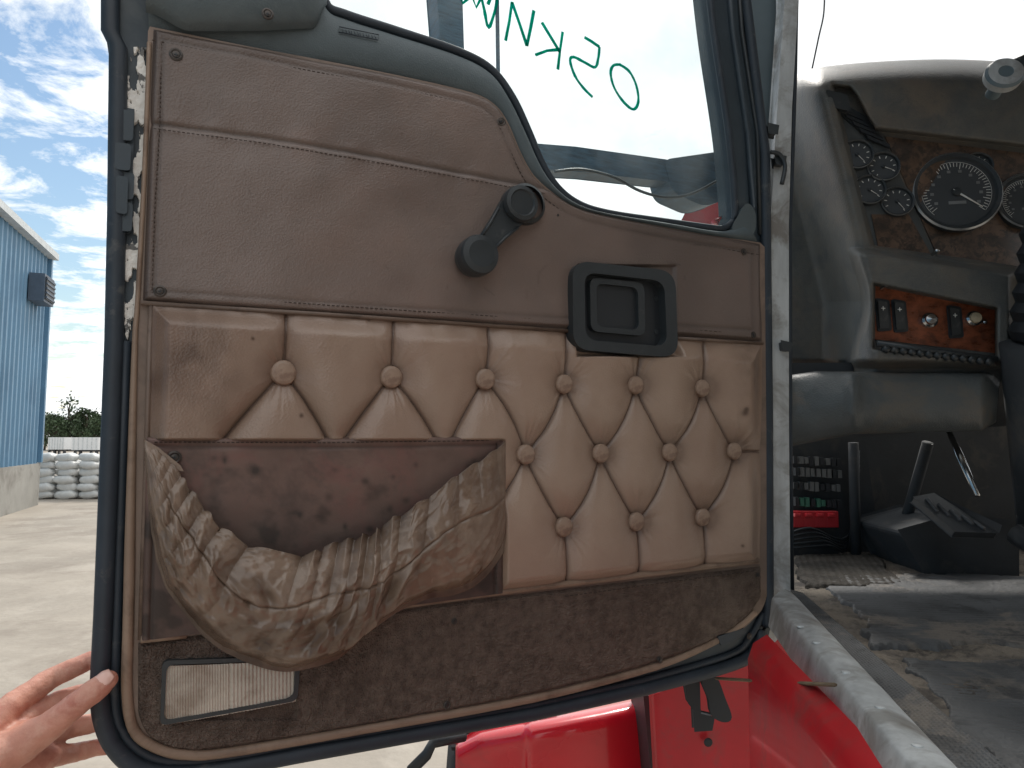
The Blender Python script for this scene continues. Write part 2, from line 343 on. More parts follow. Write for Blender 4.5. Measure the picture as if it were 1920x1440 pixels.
for i in range(34):
    x0,y0=random.uniform(300,1400),random.uniform(120,600);a=random.uniform(0,3.1);ln=random.uniform(6,30)
    dd=segd(X,Y,(x0,y0),(x0+ln*math.cos(a),y0+ln*math.sin(a))); dirt_shade+=.3*np.exp(-(dd/1.3)**2)
hm=sst(np.maximum(np.abs(X-1172)-88,(np.abs(Y-580)-78))/5); H=H*hm
b=MB(); b.grid(npD(X,Y,H),m_vinyl,np.clip(dirt_shade,0,1)); b.obj('upper_trim_panel',door)
# tufted
btn=[[(531,699),(733,707),(909,711),(1057,720),(1191,722),(1316,728)],[(985,852),(1126,850),(1255,848),(1376,846)],[(1057,988),(1193,978),(1317,970)]]
cr=[]
def curve(a,b_,k=.12,sg=1):
    mx,my=(a[0]+b_[0])/2,(a[1]+b_[1])/2; dx,dy=b_[0]-a[0],b_[1]-a[1]
    q=(mx-dy*k*sg,my+dx*k*sg); return [tuple((1-t)**2*np.array(a)+2*t*(1-t)*np.array(q)+t*t*np.array(b_)) for t in np.linspace(0,1,7)]
for p in btn[0]: cr.append([p,(p[0]+random.uniform(-2,5),p[1]-60),(p[0]+6,p[1]-130)])
cr+= [curve((531,699),(420,822),.03),curve((531,699),(610,822),.05,-1),curve((733,707),(645,822),.03),curve((733,707),(812,822),.05,-1),curve((909,711),(845,822),.06,1),curve((909,711),(985,852),.08,-1)]
r1,r2,r3=btn
for a_,b_ in [(r1[3],r2[0]),(r1[4],r2[1]),(r1[5],r2[2])]: cr.append(curve(a_,b_,.1,-1))
for a_,b_ in [(r1[3],r2[1]),(r1[4],r2[2]),(r1[5],r2[3])]: cr.append(curve(a_,b_,.1,1))
for a_,b_ in [(r2[1],r3[0]),(r2[2],r3[1]),(r2[3],r3[2])]: cr.append(curve(a_,b_,.1,-1))
for a_,b_ in [(r2[0],r3[0]),(r2[1],r3[1]),(r2[2],r3[2])]: cr.append(curve(a_,b_,.1,1))
cr.append(curve(r2[0],(938,930),.05,-1)); cr.append([r2[3],(1425,847)])
for p in r3: cr.append([p,(p[0]+3,p[1]+120)])
X,Y,Yt,Yb=patch(([0,1],[285,264]),([0,1],[1426,1421]),[(262,571),(1075,623),(1430,646)],[(262,1199),(935,1112),(1421,1056)],560,300)
dC=np.full(X.shape,1e9); prod=np.ones(X.shape)
for c in cr:
    d_=pline_d(X,Y,c); dC=np.minimum(dC,d_); prod*=1-.80*np.exp(-d_/19)
rb=np.full(X.shape,1e9);wr=np.zeros(X.shape);bp_=np.ones(X.shape)
for k,p in enumerate(sum(btn,[])):
    r_=np.hypot(X-p[0],(Y-p[1])); cs=(X-p[0])/(r_+1);sn=(Y-p[1])/(r_+1)
    wr+=np.exp(-((r_-28)/44)**2)*(.3+.7*sn**2)*(fbm(cs*7.5+k*9,sn*3.5+k*3,k,2)-.375)*3
    rb=np.minimum(rb,r_); bp_*=1-.5*np.exp(-(r_/36)**2)
dT=Y-Yt; dB=Yb-Y; dl=np.minimum(X-X[:,:1],X[:,-1:]-X); e=np.minimum(np.minimum(dB,dl*.8),dT*.7)
scl=np.interp(X,[285,800,1420],[1.15,1.0,.95])
H=.0225*scl*prod*bp_+.002
H=H*(.2+.8*sst(e/30))-.0022*np.exp(-(dC/2.3)**2)
H+=.0015*wr+.0026*(fbm(X/60,Y/80,2,2)-.5)+.0007*np.sin((X*.9+6*fbm(X/50,Y/90,7)*8)/5.5)*np.exp(-rb/60)*np.exp(-np.abs(dC-14)/18)
H+=.0009*np.sin(X/9+6*fbm(X/40,Y/60,17))*np.exp(-dT/22)*sst(dT/6)
hm=sst(np.maximum(np.abs(X-1172)-92,Y-664)/9); H=H*hm
pk=sst((940-X)/10)*sst((Y-822)/10); H=H*(1-pk)
dirt_shade=.8*np.exp(-(dC/2.0)**2)+.2*np.exp(-dC/9)+.42*np.exp(-np.maximum(rb-22,0)/8)+.22*sst((fbm(X/80,Y/90,12,3)-.42)*4)*sst((900-X)/500)+.35*np.exp(-e/10)+.32*sst((950-X)/650)  # occlusion painted into creases, button rims and edges; left side darker, grime blotches
dirt_shade+=.6*np.exp(-(((X-350)/80)**2+((Y-680)/100)**2))*fbm(X/30,Y/30,4)+.8*np.exp(-(((X-1395)/28)**2+((Y-690)/50)**2))*fbm(X/14,Y/14,4)
for (x0,y0,r0) in [(1381,775,6),(1383,768,4),(1374,1020,3),(560,780,4),(690,600,3),(470,640,3)]: dirt_shade+=np.exp(-(((X-x0)**2+(Y-y0)**2)/r0**2))
b=MB(); b.grid(npD(X,Y,H),m_tuft,np.clip(dirt_shade,0,1)); b.obj('tufted_panel',door,label='diamond tufted tan vinyl padding')
for i,p in enumerate(sum(btn,[])):
    rr=[.0155,.0147,.0142][0 if i==0 else 1 if i<3 else 2]; c=D(p[0],p[1],.0062)
    pr=[(rr*.9,-.006),(rr,0),(rr*.98,.002),(rr*.9,.004),(rr*.7,.0053),(rr*.35,.006),(0,.0062)]
    MB().lathe(c,N_+Vector((random.uniform(-.09,.09),0,random.uniform(-.09,.09))),pr,m_button,28).obj('tuft_button',door)
def pipe(pts,r,m,n_=.006,name='piping',seg=10): MB().tube(DP(pts,n_),r,m,seg).obj(name,door)
pipe([(264,568),(600,589),(1073,621)],.0028,m_pipe,.005); pipe([(1270,634),(1430,644)],.0028,m_pipe,.005)
pipe([(264,1199),(350,1190)],.0042,m_pipel); 
pipe(catmull([(600,1158),(760,1134),(935,1110),(1100,1090),(1280,1068),(1421,1050)],5),.0045,m_pipel,.005)
pipe([(283,572),(276,820),(270,1000),(264,1199)],.003,m_pipe,.004)
edge=catmull([(280,80),(271,320),(258,565),(253,640),(246,900),(241,1150),(238,1290),(250,1366),(288,1399),(345,1414),(430,1410),(700,1364),(1000,1309),(1230,1249),(1355,1194),(1415,1148)],6)
MB().tube(DP(edge,.0),[.0026+.0030*min(1,max(0,(y-560)/500)) if x<400 else .0056 for x,y in edge],m_pipel,10).obj('piping',door)
def stitch(pts,n_,gap=9):
    b=MB(); p=resamp(pts,2000); d=np.r_[0,np.cumsum(np.hypot(*np.diff(p,axis=0).T))]; L=d[-1]; t=0
    while t+5<L:
        a=[np.interp(t,d,p[:,i]) for i in(0,1)];c=[np.interp(t+5.5,d,p[:,i]) for i in(0,1)]
        b.tube([D(a[0],a[1],n_),D(c[0],c[1],n_)],.0006,m_stitch,5); t+=gap
    b.obj('stitching',door)
stitch([(x,y+7) for x,y in seam],.0078)
stitch([(x-(6 if 940<x<1000 else 0),y+20) for x,y in T],.0064,9)
stitch([(272,548),(700,578),(1066,602)],.0064); stitch([(1276,616),(1420,628)],.0064)
stitch([(303,80),(300,230),(290,400),(285,545)],.0064)
stitch([(290,829),(600,830),(920,826)],.0150); stitch([(931,830),(934,960),(930,1100)],.0150)
stitch([(272,850),(268,1000),(266,1180)],.006)
stitch([(1060,1118),(1250,1092),(1415,1070)],.006)
# pocket back
X,Y,Yt,Yb=patch(([0,1],[276,266]),([0,1],[941,937]),[(260,820),(620,822),(941,817)],[(262,1196),(937,1108)],240,110)
e=np.minimum(np.minimum(Y-Yt,X[:,-1:]-X),X-X[:,:1])
H=.0095+.005*sst(e/4)-.0018*np.exp(-((e-17)/3)**2)+.002*(fbm(X/60,Y/50,2)-.5)
dirt_shade=.5*np.exp(-((e-17)/3)**2)+.8*sst((fbm(X/50,Y/40,19)-.45)*3)*sst((Y-830)/60)+.6*sst((Y-900)/120)  # groove shade in the colour, plus stains and a darker lower part
for i in range(22):
    x0,y0=random.uniform(330,900),random.uniform(850,990); dirt_shade+=.6*np.exp(-(((X-x0)/random.uniform(3,8))**2+((Y-y0)/random.uniform(4,9))**2))
b=MB(); b.grid(npD(X,Y,H),m_pback,np.clip(dirt_shade,0,1)); b.prism(DP([(276,822),(941,819),(937,1106),(266,1194)],.0092),N_*-.009,m_pback); b.obj('pocket_backing',door)
# sagging bag
nu,nv=600,210
u=np.linspace(0,1,nu)[None,:];v=np.linspace(0,1,nv)[:,None]
rim=resamp(catmull([(272,824),(300,850),(335,885),(372,935),(410,978),(455,1008),(505,1022),(550,1027),(600,1018),(645,1003),(690,982),(740,955),(790,925),(840,890),(885,862),(936,826)],6),nu)
bot=resamp(catmull([(273,850),(280,960),(298,1060),(328,1125),(370,1176),(425,1217),(470,1240),(530,1249),(585,1240),(640,1220),(690,1180),(735,1146),(790,1124),(850,1112),(900,1085),(935,1030)],6),nu)
rx=rim[:,0][None];ry=rim[:,1][None];bx=bot[:,0][None];by=bot[:,1][None]
X=rx*(1-v)+bx*v; Y=ry*(1-v)+by*v
env=np.sin(np.pi*np.clip(u,0,1))**.5
U=u+.06*(fbm(u*5,v*1.8,77,3)-.45)*sst(v*1.4)
cellp=18*U+6*fbm(u*4.3,u*0,31,2); ci=np.floor(cellp); fr_=cellp-ci; g=np.sin(np.pi*fr_)**.8
gw=.3+.9*_h(ci,0*cellp,5); lenf=.22+.6*_h(ci,0*cellp,9)
gath=np.exp(-v/lenf)
def rdg(n_,k=1.9): return 1-np.abs(2*n_-.94)*k
wx=fbm(U*6,v*2.2,91,2); wy=fbm(U*6+9,v*2.2,95,2)
ridge=rdg(fbm(U*13+v*1.4+wx*2.2,v*1.9-U*2+wy*1.4,11,2),2.0); ridge2=rdg(fbm(U*22-v*2.5+wy*3,v*4.5+U*4+wx*2,23,2),2.4)
H=.018+.034*env*np.sin(np.pi*np.clip(v*.80+.12,0,1))**.8+.0105*g*gw*gath*env+.004*(1-gath)*g*gw*np.exp(-v/.9)*env+.0095*ridge*sst(v*2.0)*env+.0055*ridge2*sst(v*2.5)*env+.0018*rdg(fbm(U*38+wx*3,v*11+wy*3,3,2),2.4)*env
seamv=.42+.05*np.sin(u*20)+.05*(fbm(u*12,u*0,3,2)-.4); H-=.0028*np.exp(-((v-seamv)/.014)**2)*env
H+=.002*np.exp(-(v/.04)**2)*env
H*=1-.72*sst((v-.82)/.18)
H=np.maximum(H,.0155)
X=X+5*np.sin(2*np.pi*cellp)*gath*env*gw; Y=Y+ ((13*(1-g)*gw-4+8*(gw-.7))*np.exp(-v/.12)*env)+16*(fbm(U*13,v*0,8,2)-.42)*sst((v-.7)*3.3)
dirt_shade=.5*(1-g)*gath*env+.35*sst((fbm(U*6,v*3,41)-.47)*4)+.4*np.exp(-((v-seamv)/.009)**2)+.45*sst((v-.86)*8)+.35*np.exp(-v/.02)+.38*sst((.35-ridge)*1.6)*sst(v*2)+.25*sst((.3-ridge2)*1.5)*sst(v*3)  # shade painted between gathers and folds and along the seam, plus stains
b=MB(); P=npD(X,Y,H); b.grid(P,m_bag,np.clip(dirt_shade,0,1)); b.obj('pocket_bag',door,solid=.0014,label='sagging gathered vinyl map pocket')
b=MB(); b.prism(DP([(274,826),(296,838),(338,872),(345,884),(318,880),(302,884),(280,850)],.026),N_*-.002,m_bag); b.obj('torn_pocket_flap',door)
# carpet
cb=catmull([(256,1300),(262,1345),(285,1384),(340,1405),(425,1401),(700,1355),(1000,1300),(1230,1241),(1345,1196),(1400,1155),(1427,1118)],6)
X,Y,Yt,Yb=patch(([0,1],[259,259]),([0,1],[1426,1426]),[(258,1206),(935,1119),(1426,1062)],cb,800,160)
e=np.minimum(np.minimum(Y-Yt,Yb-Y),np.minimum(X-X[:,:1],X[:,-1:]-X))
rX=X*.8+Y*.6;rY=Y*.8-X*.6
H=.004*sst(e/7)+.0020*(vn(rX/2.7,rY/2.7,3)-.5)+.0012*(vn(X/4.6+2*vn(X/9,Y/9,4),Y/3.1,8)-.5)+.0015*(fbm(X/80,Y/50,3)-.5)
hm=sst(np.maximum(np.abs(X-431)-122,np.abs(Y-1296)-50)/4); H=H*hm
b=MB(); b.grid(npD(X,Y,H),m_carpet); b.obj('carpet_kick_panel',door)
# courtesy lamp
b=MB(); b.prism(DP(rpoly([(304,1239),(564,1230),(558,1314),(300,1361)],14),.010),N_*-.009,m_blackp,holes=[DP(rpoly([(313,1247),(555,1238),(550,1308),(307,1352)],14),.010)]); b.obj('courtesy_lamp',door,bevel=.0012)
X,Y,Yt,Yb=patch(([0,1],[311,305]),([0,1],[558,553]),[(300,1245),(560,1235)],[(300,1356),(560,1310)],500,60)
sp_=np.where(X<430,5.,7.)
H=.0072+.0004*np.sin(X*2*np.pi/sp_)+.0002*np.sin(Y*2*np.pi/9)-.0014*np.exp(-((X-430)/1.6)**2)+.0022*(1-((X-431)/130)**2)
b=MB(); b.grid(npD(X,Y,H),m_lens); b.obj('lamp_lens',door,label='ribbed clear plastic lens')
# crank
b=MB(); c1=D(975,383,.028);c2=D(895,480,.034)
b.lathe(D(978,388,.0),N_,[(.030,.004),(.029,.018),(.024,.022)],m_blackp)
b.lathe(c1,N_,[(.020,-.02),(.0255,-.012),(.0262,.002),(.0245,.008),(.019,.0095),(.017,.0072),(.010,.0068),(0,.0065)],m_blackp)
ax=(c2-c1).normalized(); sd=ax.cross(N_).normalized()
arm=[]; L_=(c2-c1).length
for t,wd in [(0.1,.0225),(.35,.018),(.6,.0145),(.95,.0135)]: arm.append(c1+ax*L_*t+sd*wd)
for t,wd in [(.95,.0135),(.6,.0145),(.35,.018),(0.1,.0225)]: arm.append(c1+ax*L_*t-sd*wd)
b.prism([p-N_*.004 for p in arm],N_*-.012,m_blackp)
for sgn in(-1,1): b.tube([c1+ax*L_*t+sd*w_*sgn-N_*.004 for t,w_ in [(.25,.019),(.5,.0145),(.75,.0120)]],.0022,m_blackp,8)
b.lathe(c2,N_,[(.012,-.02),(.0255,-.018),(.0272,-.008),(.0272,.008),(.0255,.0125),(.018,.0145),(.008,.014),(.0,.0138)],m_blackp)
b.obj('window_crank',door)
# handle
b=MB(); oq=rpoly([(1074,488),(1266,508),(1272,671),(1075,655)],34,8); iq=rpoly([(1096,510),(1246,527),(1251,650),(1098,637)],24,8)
b.prism(DP(oq,.021),N_*-.020,m_blackp,holes=[DP(iq,.021)]); hb=b.obj('inside_door_handle',door,bevel=.005)
b=MB(); b.prism(DP(rpoly([(1088,502),(1254,518),(1259,658),(1090,647)],24,6),.0042),N_*-.003,m_recess)
b.prism(DP(rpoly([(1106,520),(1208,530),(1210,630),(1108,621)],16,6),.014),N_*-.0095,m_blackp,holes=[DP(rpoly([(1118,531),(1196,539),(1198,619),(1120,612)],14,6),.014)])
b.prism(DP(rpoly([(1117,529),(1197,537),(1199,620),(1119,612)],14,6),.0075),N_*-.003,m_recess)
for yy in (560,622): b.lathe(D(1230,yy,.0045),N_,[(.004,0,m_blackp),(.004,.001,m_blackp),(0,.0012)],m_blackp,12)
b.obj('handle_paddle',door,bevel=.0015)
for x,y,n_,r_ in [(330,102,.0078,.0075),(940,228,.0068,.007),(1046,404,.0065,.006),(1395,472,.0072,.006),(300,546,.0078,.0068),(1413,628,.0072,.006),(327,858,.0165,.0075),(1237,1237,.006,.005),(838,1322,.006,.005),(1405,1193,.0,.005),(1421,1078,.006,.004),(852,1165,.0055,.004),(502,26,.031,.007)]:
    b=MB(); b.lathe(D(x,y,n_),N_,[(r_,-.001),(r_,.0004),(r_*.75,.0012),(r_*.55,.0005,m_recess),(r_*.5,.0012),(0,.0018)],m_screw,20)
    for q in(0,1): b.box(D(x,y,n_+.0018),(T_ if q else Z_)*r_*.3,(Z_ if q else T_)*r_*.07,N_*.0003,m_recess)
    b.obj('trim_screw',door)
# latch & peeling strip
X,Y,Yt,Yb=patch(([0,1],[220,214]),([0,1],[283,260]),[(200,82),(300,82)],[(200,640),(300,640)],90,640)
nf=fbm(X/14,Y/34,51,5)
thr=.50-.07*(X>250)-.04*np.exp(-((Y-130)/55)**2)+.16*np.exp(-((Y-320)/90)**2)*(X<248)+.12*sst((Y-590)/50)-.05*np.exp(-((Y-480)/70)**2)
msk=sst((nf-thr)*60)
H=-.016+.0085*msk*(.9+.25*fbm(X/9,Y/9,2,3)); b=MB(); b.grid(npD(X,Y,H),m_flake); b.obj('peeling_foam_strip',door,label='cracked white peeling foam along the door edge')
b=MB()
b.prism(DP([(213,200),(250,206),(244,434),(208,430)],-.0045),N_*-.008,m_shell)
for (x0,y0,x1,y1,n_) in [(215,205,249,262,.001),(218,268,244,318,.004),(214,322,250,372,.000),(220,330,238,400,.005),(212,378,247,432,.001)]:
    b.prism(DP(rpoly([(x0,y0),(x1,y0+4),(x1-2,y1),(x0-1,y1-3)],5,3),n_),N_*-.012,m_shell)
b.obj('door_latch',door,bevel=.0012)
b=MB(); b.prism(DP([(1346,1194),(1395,1178),(1400,1186),(1372,1202),(1352,1210)],.006),N_*-.003,m_rubber); b.obj('peeled_seal_piece',door)
# mirror hardware behind glass
b=MB(); b.prism(DP([(1005,270),(1080,276),(1250,300),(1262,340),(1235,338),(1100,322),(1035,318),(1012,305)],-.2),N_*-.04,m_arm)
b.prism(DP(rpoly([(1245,300),(1362,283),(1366,372),(1320,386),(1262,360)],14),-.198),N_*-.06,m_arm)
b.tube(DP(catmull([(1040,322),(1090,318),(1150,332),(1200,358),(1250,370),(1300,362),(1360,330)],6),-.16),.003,m_blackp,8)
b.obj('mirror_arm',door,bevel=.006)
b=MB(); b.prism(DP([(812,-120),(862,-120),(869,100),(830,88),(826,60)],-.2),N_*-.05,m_arm); b.tube(DP([(930,-160),(934,136)],-.2),.004,m_arm,8); b.tube(DP([(1040,-300),(934,-160),(840,-110)],-.2),.008,m_arm,8)
b.obj('mirror_housing',door,bevel=.006)
b=MB(); b.tube(DP([(1320,-120),(1336,60),(1358,240),(1364,300),(1366,395),(1340,418)],-.045),.0075,m_red,8); b.obj('outer_frame_edge',door)
b=MB(); b.prism([W(1285,430,1.75),W(1300,400,1.75),W(1330,372,1.75),W(1375,330,1.75),W(1420,330,1.75),W(1420,440,1.75)],(0,.3,0),m_redd); b.obj('engine_cover_edge',truck,bevel=.02)
# ============================================================ CAB
def Wp(pts,d): return [W(p[0],p[1],p[2] if len(p)>2 else d) for p in pts]
b=MB(); b.box((1.55,.35,2.80),(1.0,0,0),(0,1.12,0),(0,0,.03),m_roof); b.obj('cab_roof_occluder',truck,bevel=.02)  # unseen roof, added to shade the cab interior
b=MB(); b.box((1.55,-.80,2.1),(1.0,0,0),(0,.03,0),(0,0,.69),m_roof); b.obj('back_wall_occluder',truck)  # out-of-frame wall, added to darken the cab
b=MB(); b.box((2.53,.5,2.0),(.03,0,0),(0,1.0,0),(0,0,.55),m_roof); b.obj('passenger_door',truck)
b=MB(); b.prism(Wp([(1395,-400),(1500,-400),(1490,0),(1478,300),(1476,420),(1440,420),(1438,290),(1403,0)],1.27),(0,.06,0),m_grayp); b.obj('windscreen_pillar',truck,bevel=.008)
strip=[(1494,-400),(1492,0),(1480,200),(1474,420),(1474,800),(1477,1150)]
inner=[(1476,-400),(1476,0),(1460,240),(1450,420),(1446,800),(1442,1150)]
b=MB(); b.prism(Wp(inner+[(1425,1230)]+[(1482,1160)]+strip[::-1],1.20),(0,.04,0),m_jamb); b.obj('door_jamb',truck,bevel=.005)
b=MB(); b.tube(Wp([(1500,-400),(1490,160),(1481,420),(1481,800),(1485,1130)],1.23),.0045,m_rubber,8); b.obj('jamb_gasket',truck)
for x,y in [(1449,232),(1463,290),(1474,640)]: 
    b=MB(); b.prism(Wp([(x-8,y),(x+10,y+4),(x+8,y+18),(x-6,y+16)],1.185),(0,.02,0),m_blackp); b.obj('jamb_clip',truck,bevel=.002)
b=MB(); b.tube(Wp(catmull([(1445,285),(1462,290),(1472,312),(1466,345)],5),1.18),.004,m_blackp,8); b.obj('jamb_cable',truck)
# dashboard
ytp=catmull([(1478,165),(1484,152),(1500,139),(1530,129),(1620,119),(1750,113),(1860,116),(1960,126),(2120,150)],6)
X,Y,Yt,Yb=patch(([0,1],[1478,1478]),([0,1],[2120,2120]),ytp,[(1478,716),(1880,716),(2120,720)],330,280)
xc=1548+np.clip(Y-165,0,400)*.25; yl=468+(X-1635)*.145; yb_=236+(X-1640)*.115
dd=1.30+.18*sst((xc-X)/110)*1.0
rec=sst((X-xc-6)/12)*sst((Y-yb_)/9+ (X<1640)*sst((1650-X)/60)*8)*sst((yl-Y)/9)
dd+=.035*rec+.22*np.exp(-(Y-Yt)/12)
blk=sst((X-1600-14*np.sin(Y/40))/22)*sst((Y-yl)/14); dd-=.065*blk
wr_=sst((X-1634)/6)*sst((1872-X)/6)*sst((Y-(528+(X-1638)*.2))/7)*sst(((658+(X-1638)*.11)-Y)/7)
dd+=.05*wr_ +.05*sst((Y-672)/20)+.008*(fbm(X/120,Y/100,4,3)-.5)
dd+=.12*sst((X-1888)/18)*sst((Y-yl-2)/20)
b=MB(); b.grid(npW(X,Y,dd),m_dash); dash=b.obj('dashboard',truck,solid=.004,label='gray padded dashboard with gauges and wood grain switch panel')
b=MB(); b.prism(Wp([(1568,188),(1652,246),(1758,492),(1642,468)],1.329),(0,.003,0),m_gplate); b.obj('gauge_plate',dash)
b=MB(); b.prism(Wp([(1660,256),(2110,310),(2110,536),(1763,490)],1.329),(0,.003,0),m_woodd); b.obj('instrument_panel',dash)
b=MB(); b.prism(Wp([(1634,402),(1704,402),(1752,488),(1648,466)],1.3265),(0,.002,0),m_woodd); b.obj('wood_trim_plate',dash)
b=MB()
b.prism(Wp([(1566,186),(1640,226),(1656,268),(1640,268),(1574,212)],1.324),(0,.004,0),m_blackp)
for i in range(5):
    x=1572+i*13;y=200+i*13; b.prism(Wp([(x,y),(x+44,y+18),(x+46,y+25),(x+4,y+8)],1.320),(0,.006,0),m_recess)
b.obj('air_vent',dash)
b=MB(); b.prism(Wp(rpoly([(1548,168),(1588,178),(1594,208),(1562,200)],6,3),1.3),(0,.012,0),m_blackp); b.obj('dash_switch_cap',dash,bevel=.002)
gax=Vector((-.16,-.97,.10)).normalized()
def gauge(x,y,rp,d=1.327,big=False,a0=0):
    r=rp*d/F; c=W(x,y,d); b=MB()
    b.lathe(c,gax,[(r*1.04,-.004,m_blackp),(r*1.04,.006,m_bezel),(r*1.0,.009,m_blackp),(r*.92,.007,m_blackp),(r*.88,.002,m_dial),(0,.002,m_dial)],m_dial,40)
    u_=gax.cross(Z_).normalized();w_=gax.cross(u_)
    if w_.z<0:w_=-w_
    nt_=45 if big else 9
    for i in range(nt_):
        q=R(-130+a0+260*i/(nt_-1)); dr=u_*math.sin(q)+w_*math.cos(q); pr=gax.cross(dr); L=r*(.10 if (big and i%4) else .16)
        b.box(c+gax*.0026+dr*(r*.78-L/2),dr*L/2,pr*r*(.006 if big else .022),gax*.0003,m_white)
    if big:
        for i in range(40):
            q=R(-130+260*i/39); q2=R(-130+260*(i+1)/39)
            b.tube([c+gax*.0026+(u_*math.sin(t)+w_*math.cos(t))*r*.8 for t in(q,q2)],.0004,m_white,4)
        for i in range(10):
            q=R(-120+240*i/9); dr=u_*math.sin(q)+w_*math.cos(q); b.box(c+gax*.0026+dr*r*.56,u_*r*.04,w_*r*.035,gax*.0003,m_grayf)
        b.box(c+gax*.0026-w_*r*.28,u_*r*.2,w_*r*.04,gax*.0003,m_grayf)
    q=R(-128+a0); dr=u_*math.sin(q)+w_*math.cos(q); b.tube([c+gax*.004-dr*r*.1,c+gax*.004+dr*r*.7],[r*.03,r*.012],m_white,6)
    b.lathe(c,gax,[(r*.12,.003),(r*.1,.006),(0,.0065)],m_blackp,16)
    b.obj('gauge',dash)
for g_ in [(1606,291,29),(1655,314,29),(1629,357,29),(1681,379,29),(1832,313,26)]: gauge(*g_,a0=random.uniform(-20,20))
gauge(1792,361,77,1.322,True); gauge(1925,378,54,1.322,True)
b=MB(); b.prism(Wp([(1640,536),(1868,582),(1866,662),(1640,636)],1.281),(0,.003,0),m_wood); b.obj('wood_switch_panel',dash)
def rocker(x,y,d=1.277):
    b=MB(); b.prism(Wp(rpoly([(x-13,y-31),(x+12,y-27),(x+17,y+29),(x-8,y+31)],4,3),d),(0,.004,0),m_blackp)
    b.prism([W(x-8,y-26,d-.010),W(x+8,y-23,d-.010),W(x+12,y+24,d-.004),W(x-4,y+26,d-.004)],(0,.009,0),m_blackp)
    b.box(W(x+1,y-12,d-.0105),(.004,0,0),(0,0,.0008),(0,.0006,.0),m_white); b.box(W(x+1,y-12,d-.0105),(.0008,0,0),(0,0,.004),(0,.0006,0),m_white)
    b.obj('rocker_switch',dash,bevel=.0012)
rocker(1655,590);rocker(1686,592);rocker(1790,603)
for x,y,m_ in [(1742,601,m_chrome),(1825,598,m_beige)]:
    MB().lathe(W(x,y,1.277),gax,[(.014,-.004,m_chrome),(.014,.005,m_chrome),(.0105,.008),(.0095,.012),(0,.014)],m_,24).obj('dash_knob',dash)
for x,y in [(1660,534),(1777,549),(1846,604),(1757,470),(1690,500)]:
    MB().lathe(W(x,y,1.245 if y<560 else 1.277),gax,[(.003,-.02),(.0042,0),(.0036,.003),(0,.004)],m_chrome,14).obj('dash_screw',dash)
b=MB()
for i in range(13):
    x=1656+i*16;y=651+i*2.0; b.tube([W(x,y,1.232),W(x+9,y+7,1.232)],.0065,m_blackp,10)
b.tube([W(1645,644,1.235),W(1868,674,1.235)],.006,m_blackp,8)
b.obj('panel_grip_strip',dash)
X,Y,Yt,Yb=patch(([0,1],[1476,1480]),([0,1],[1874,1866]),[(1476,706),(1530,698),(1700,700),(1860,700),(1874,706)],[(1476,836),(1540,824),(1600,812),(1840,806),(1866,790),(1874,780)],160,60)
vv=(Y-Yt)/(Yb-Yt); dd=1.265-.045*np.sin(np.pi*np.clip(vv,0,1))**.35+.05*sst((X-1835)/38)+.005*(fbm(X/50,Y/50,3)-.5)+.05*sst((1600-X)/120)-.010*np.exp(-((X-1600)/14)**2)
b=MB(); b.grid(npW(X,Y,dd),m_dashl); b.obj('knee_panel',truck,solid=.004)
b=MB(); b.prism(Wp([(1476,680),(2120,680),(2120,790),(1866,800),(1480,830)],1.36),(0,.1,0),m_dark); b.obj('dash_underside',truck)
b=MB()
prf=[]
for i in range(13): prf.append((.050+.007*(i%2),i*.017))
b.lathe(W(1960,640,1.2),Vector((.0,-.25,1)),prf,m_recess,30); b.tube([W(1930,640,1.2),W(1960,1000,1.35)],.045,m_dark,14); b.obj('steering_column_boot',truck)
b=MB(); b.lathe(W(1886,134,1.15),Vector((-.25,-.9,.2)),[(.012,-.06),(.012,-.02),(.030,-.018,m_jamb),(.031,-.004),(.027,.001,m_jamb),(.012,.0012),(.011,.0),(0,.0)],m_grayp,28); b.tube([W(1890,136,1.17),W(1990,90,1.2)],.018,m_blackp,12); b.obj('suction_mount',truck)
b=MB(); b.tube(Wp(catmull([(1546,-60),(1545,20),(1535,70),(1522,132)],5),1.6),.002,m_blackp,6); b.obj('wiring_cable',truck)
b=MB(); b.prism(Wp([(1440,700),(2300,700),(2300,1150),(1440,1150)],1.75),(0,.03,0),m_dark); b.obj('firewall',truck)
FZ=1.42
b=MB(); b.prism(Wp([(1475,820),(1500,832),(1620,812),(1650,1020),(1600,1050),(1475,1045)],1.66),(0,.03,0),m_dark)
b.obj('fuse_carrier',truck)
for r0,(y0,m_) in enumerate([(862,m_grayf),(884,m_grayf),(910,m_grayf),(940,m_green)]):
    b=MB()
    for i in range(9):
        x=1490+i*10+(r0%2)*2; mm=m_ if random.random()<.7 else m_dark
        p=W(x+random.uniform(-1,1),y0+i*.6,1.64); b.box(p,(.0045,0,0),(0,.008,0),(0,0,.009+random.uniform(-.002,.002)),mm)
    b.obj('fuse_row',truck)
b=MB()
for i in range(4): b.box(W(1495+i*21,973,1.63),(.0138,0,0),(0,.01,0),(0,0,.019),m_redpl); b.box(W(1495+i*21,966,1.615),(.008,0,0),(0,.006,0),(0,0,.004),m_redpl)
b.obj('red_terminal_block',truck,bevel=.002)
for i in range(5): MB().tube(catmull([W(1480,1000+i*7,1.62),W(1520+i*8,990+i*8,1.6),W(1590,1006+i*4,1.62),W(1610,880-i*9,1.63)],5),.003,m_recess,6).obj('wiring_cable',truck)
MB().tube([W(1600,830,1.6),W(1605,1040,1.62)],.012,m_dark,8).obj('firewall_tube',truck)
MB().tube([W(1740,830,1.5),W(1680,1040,1.62)],.012,m_dark,8).obj('firewall_tube',truck)
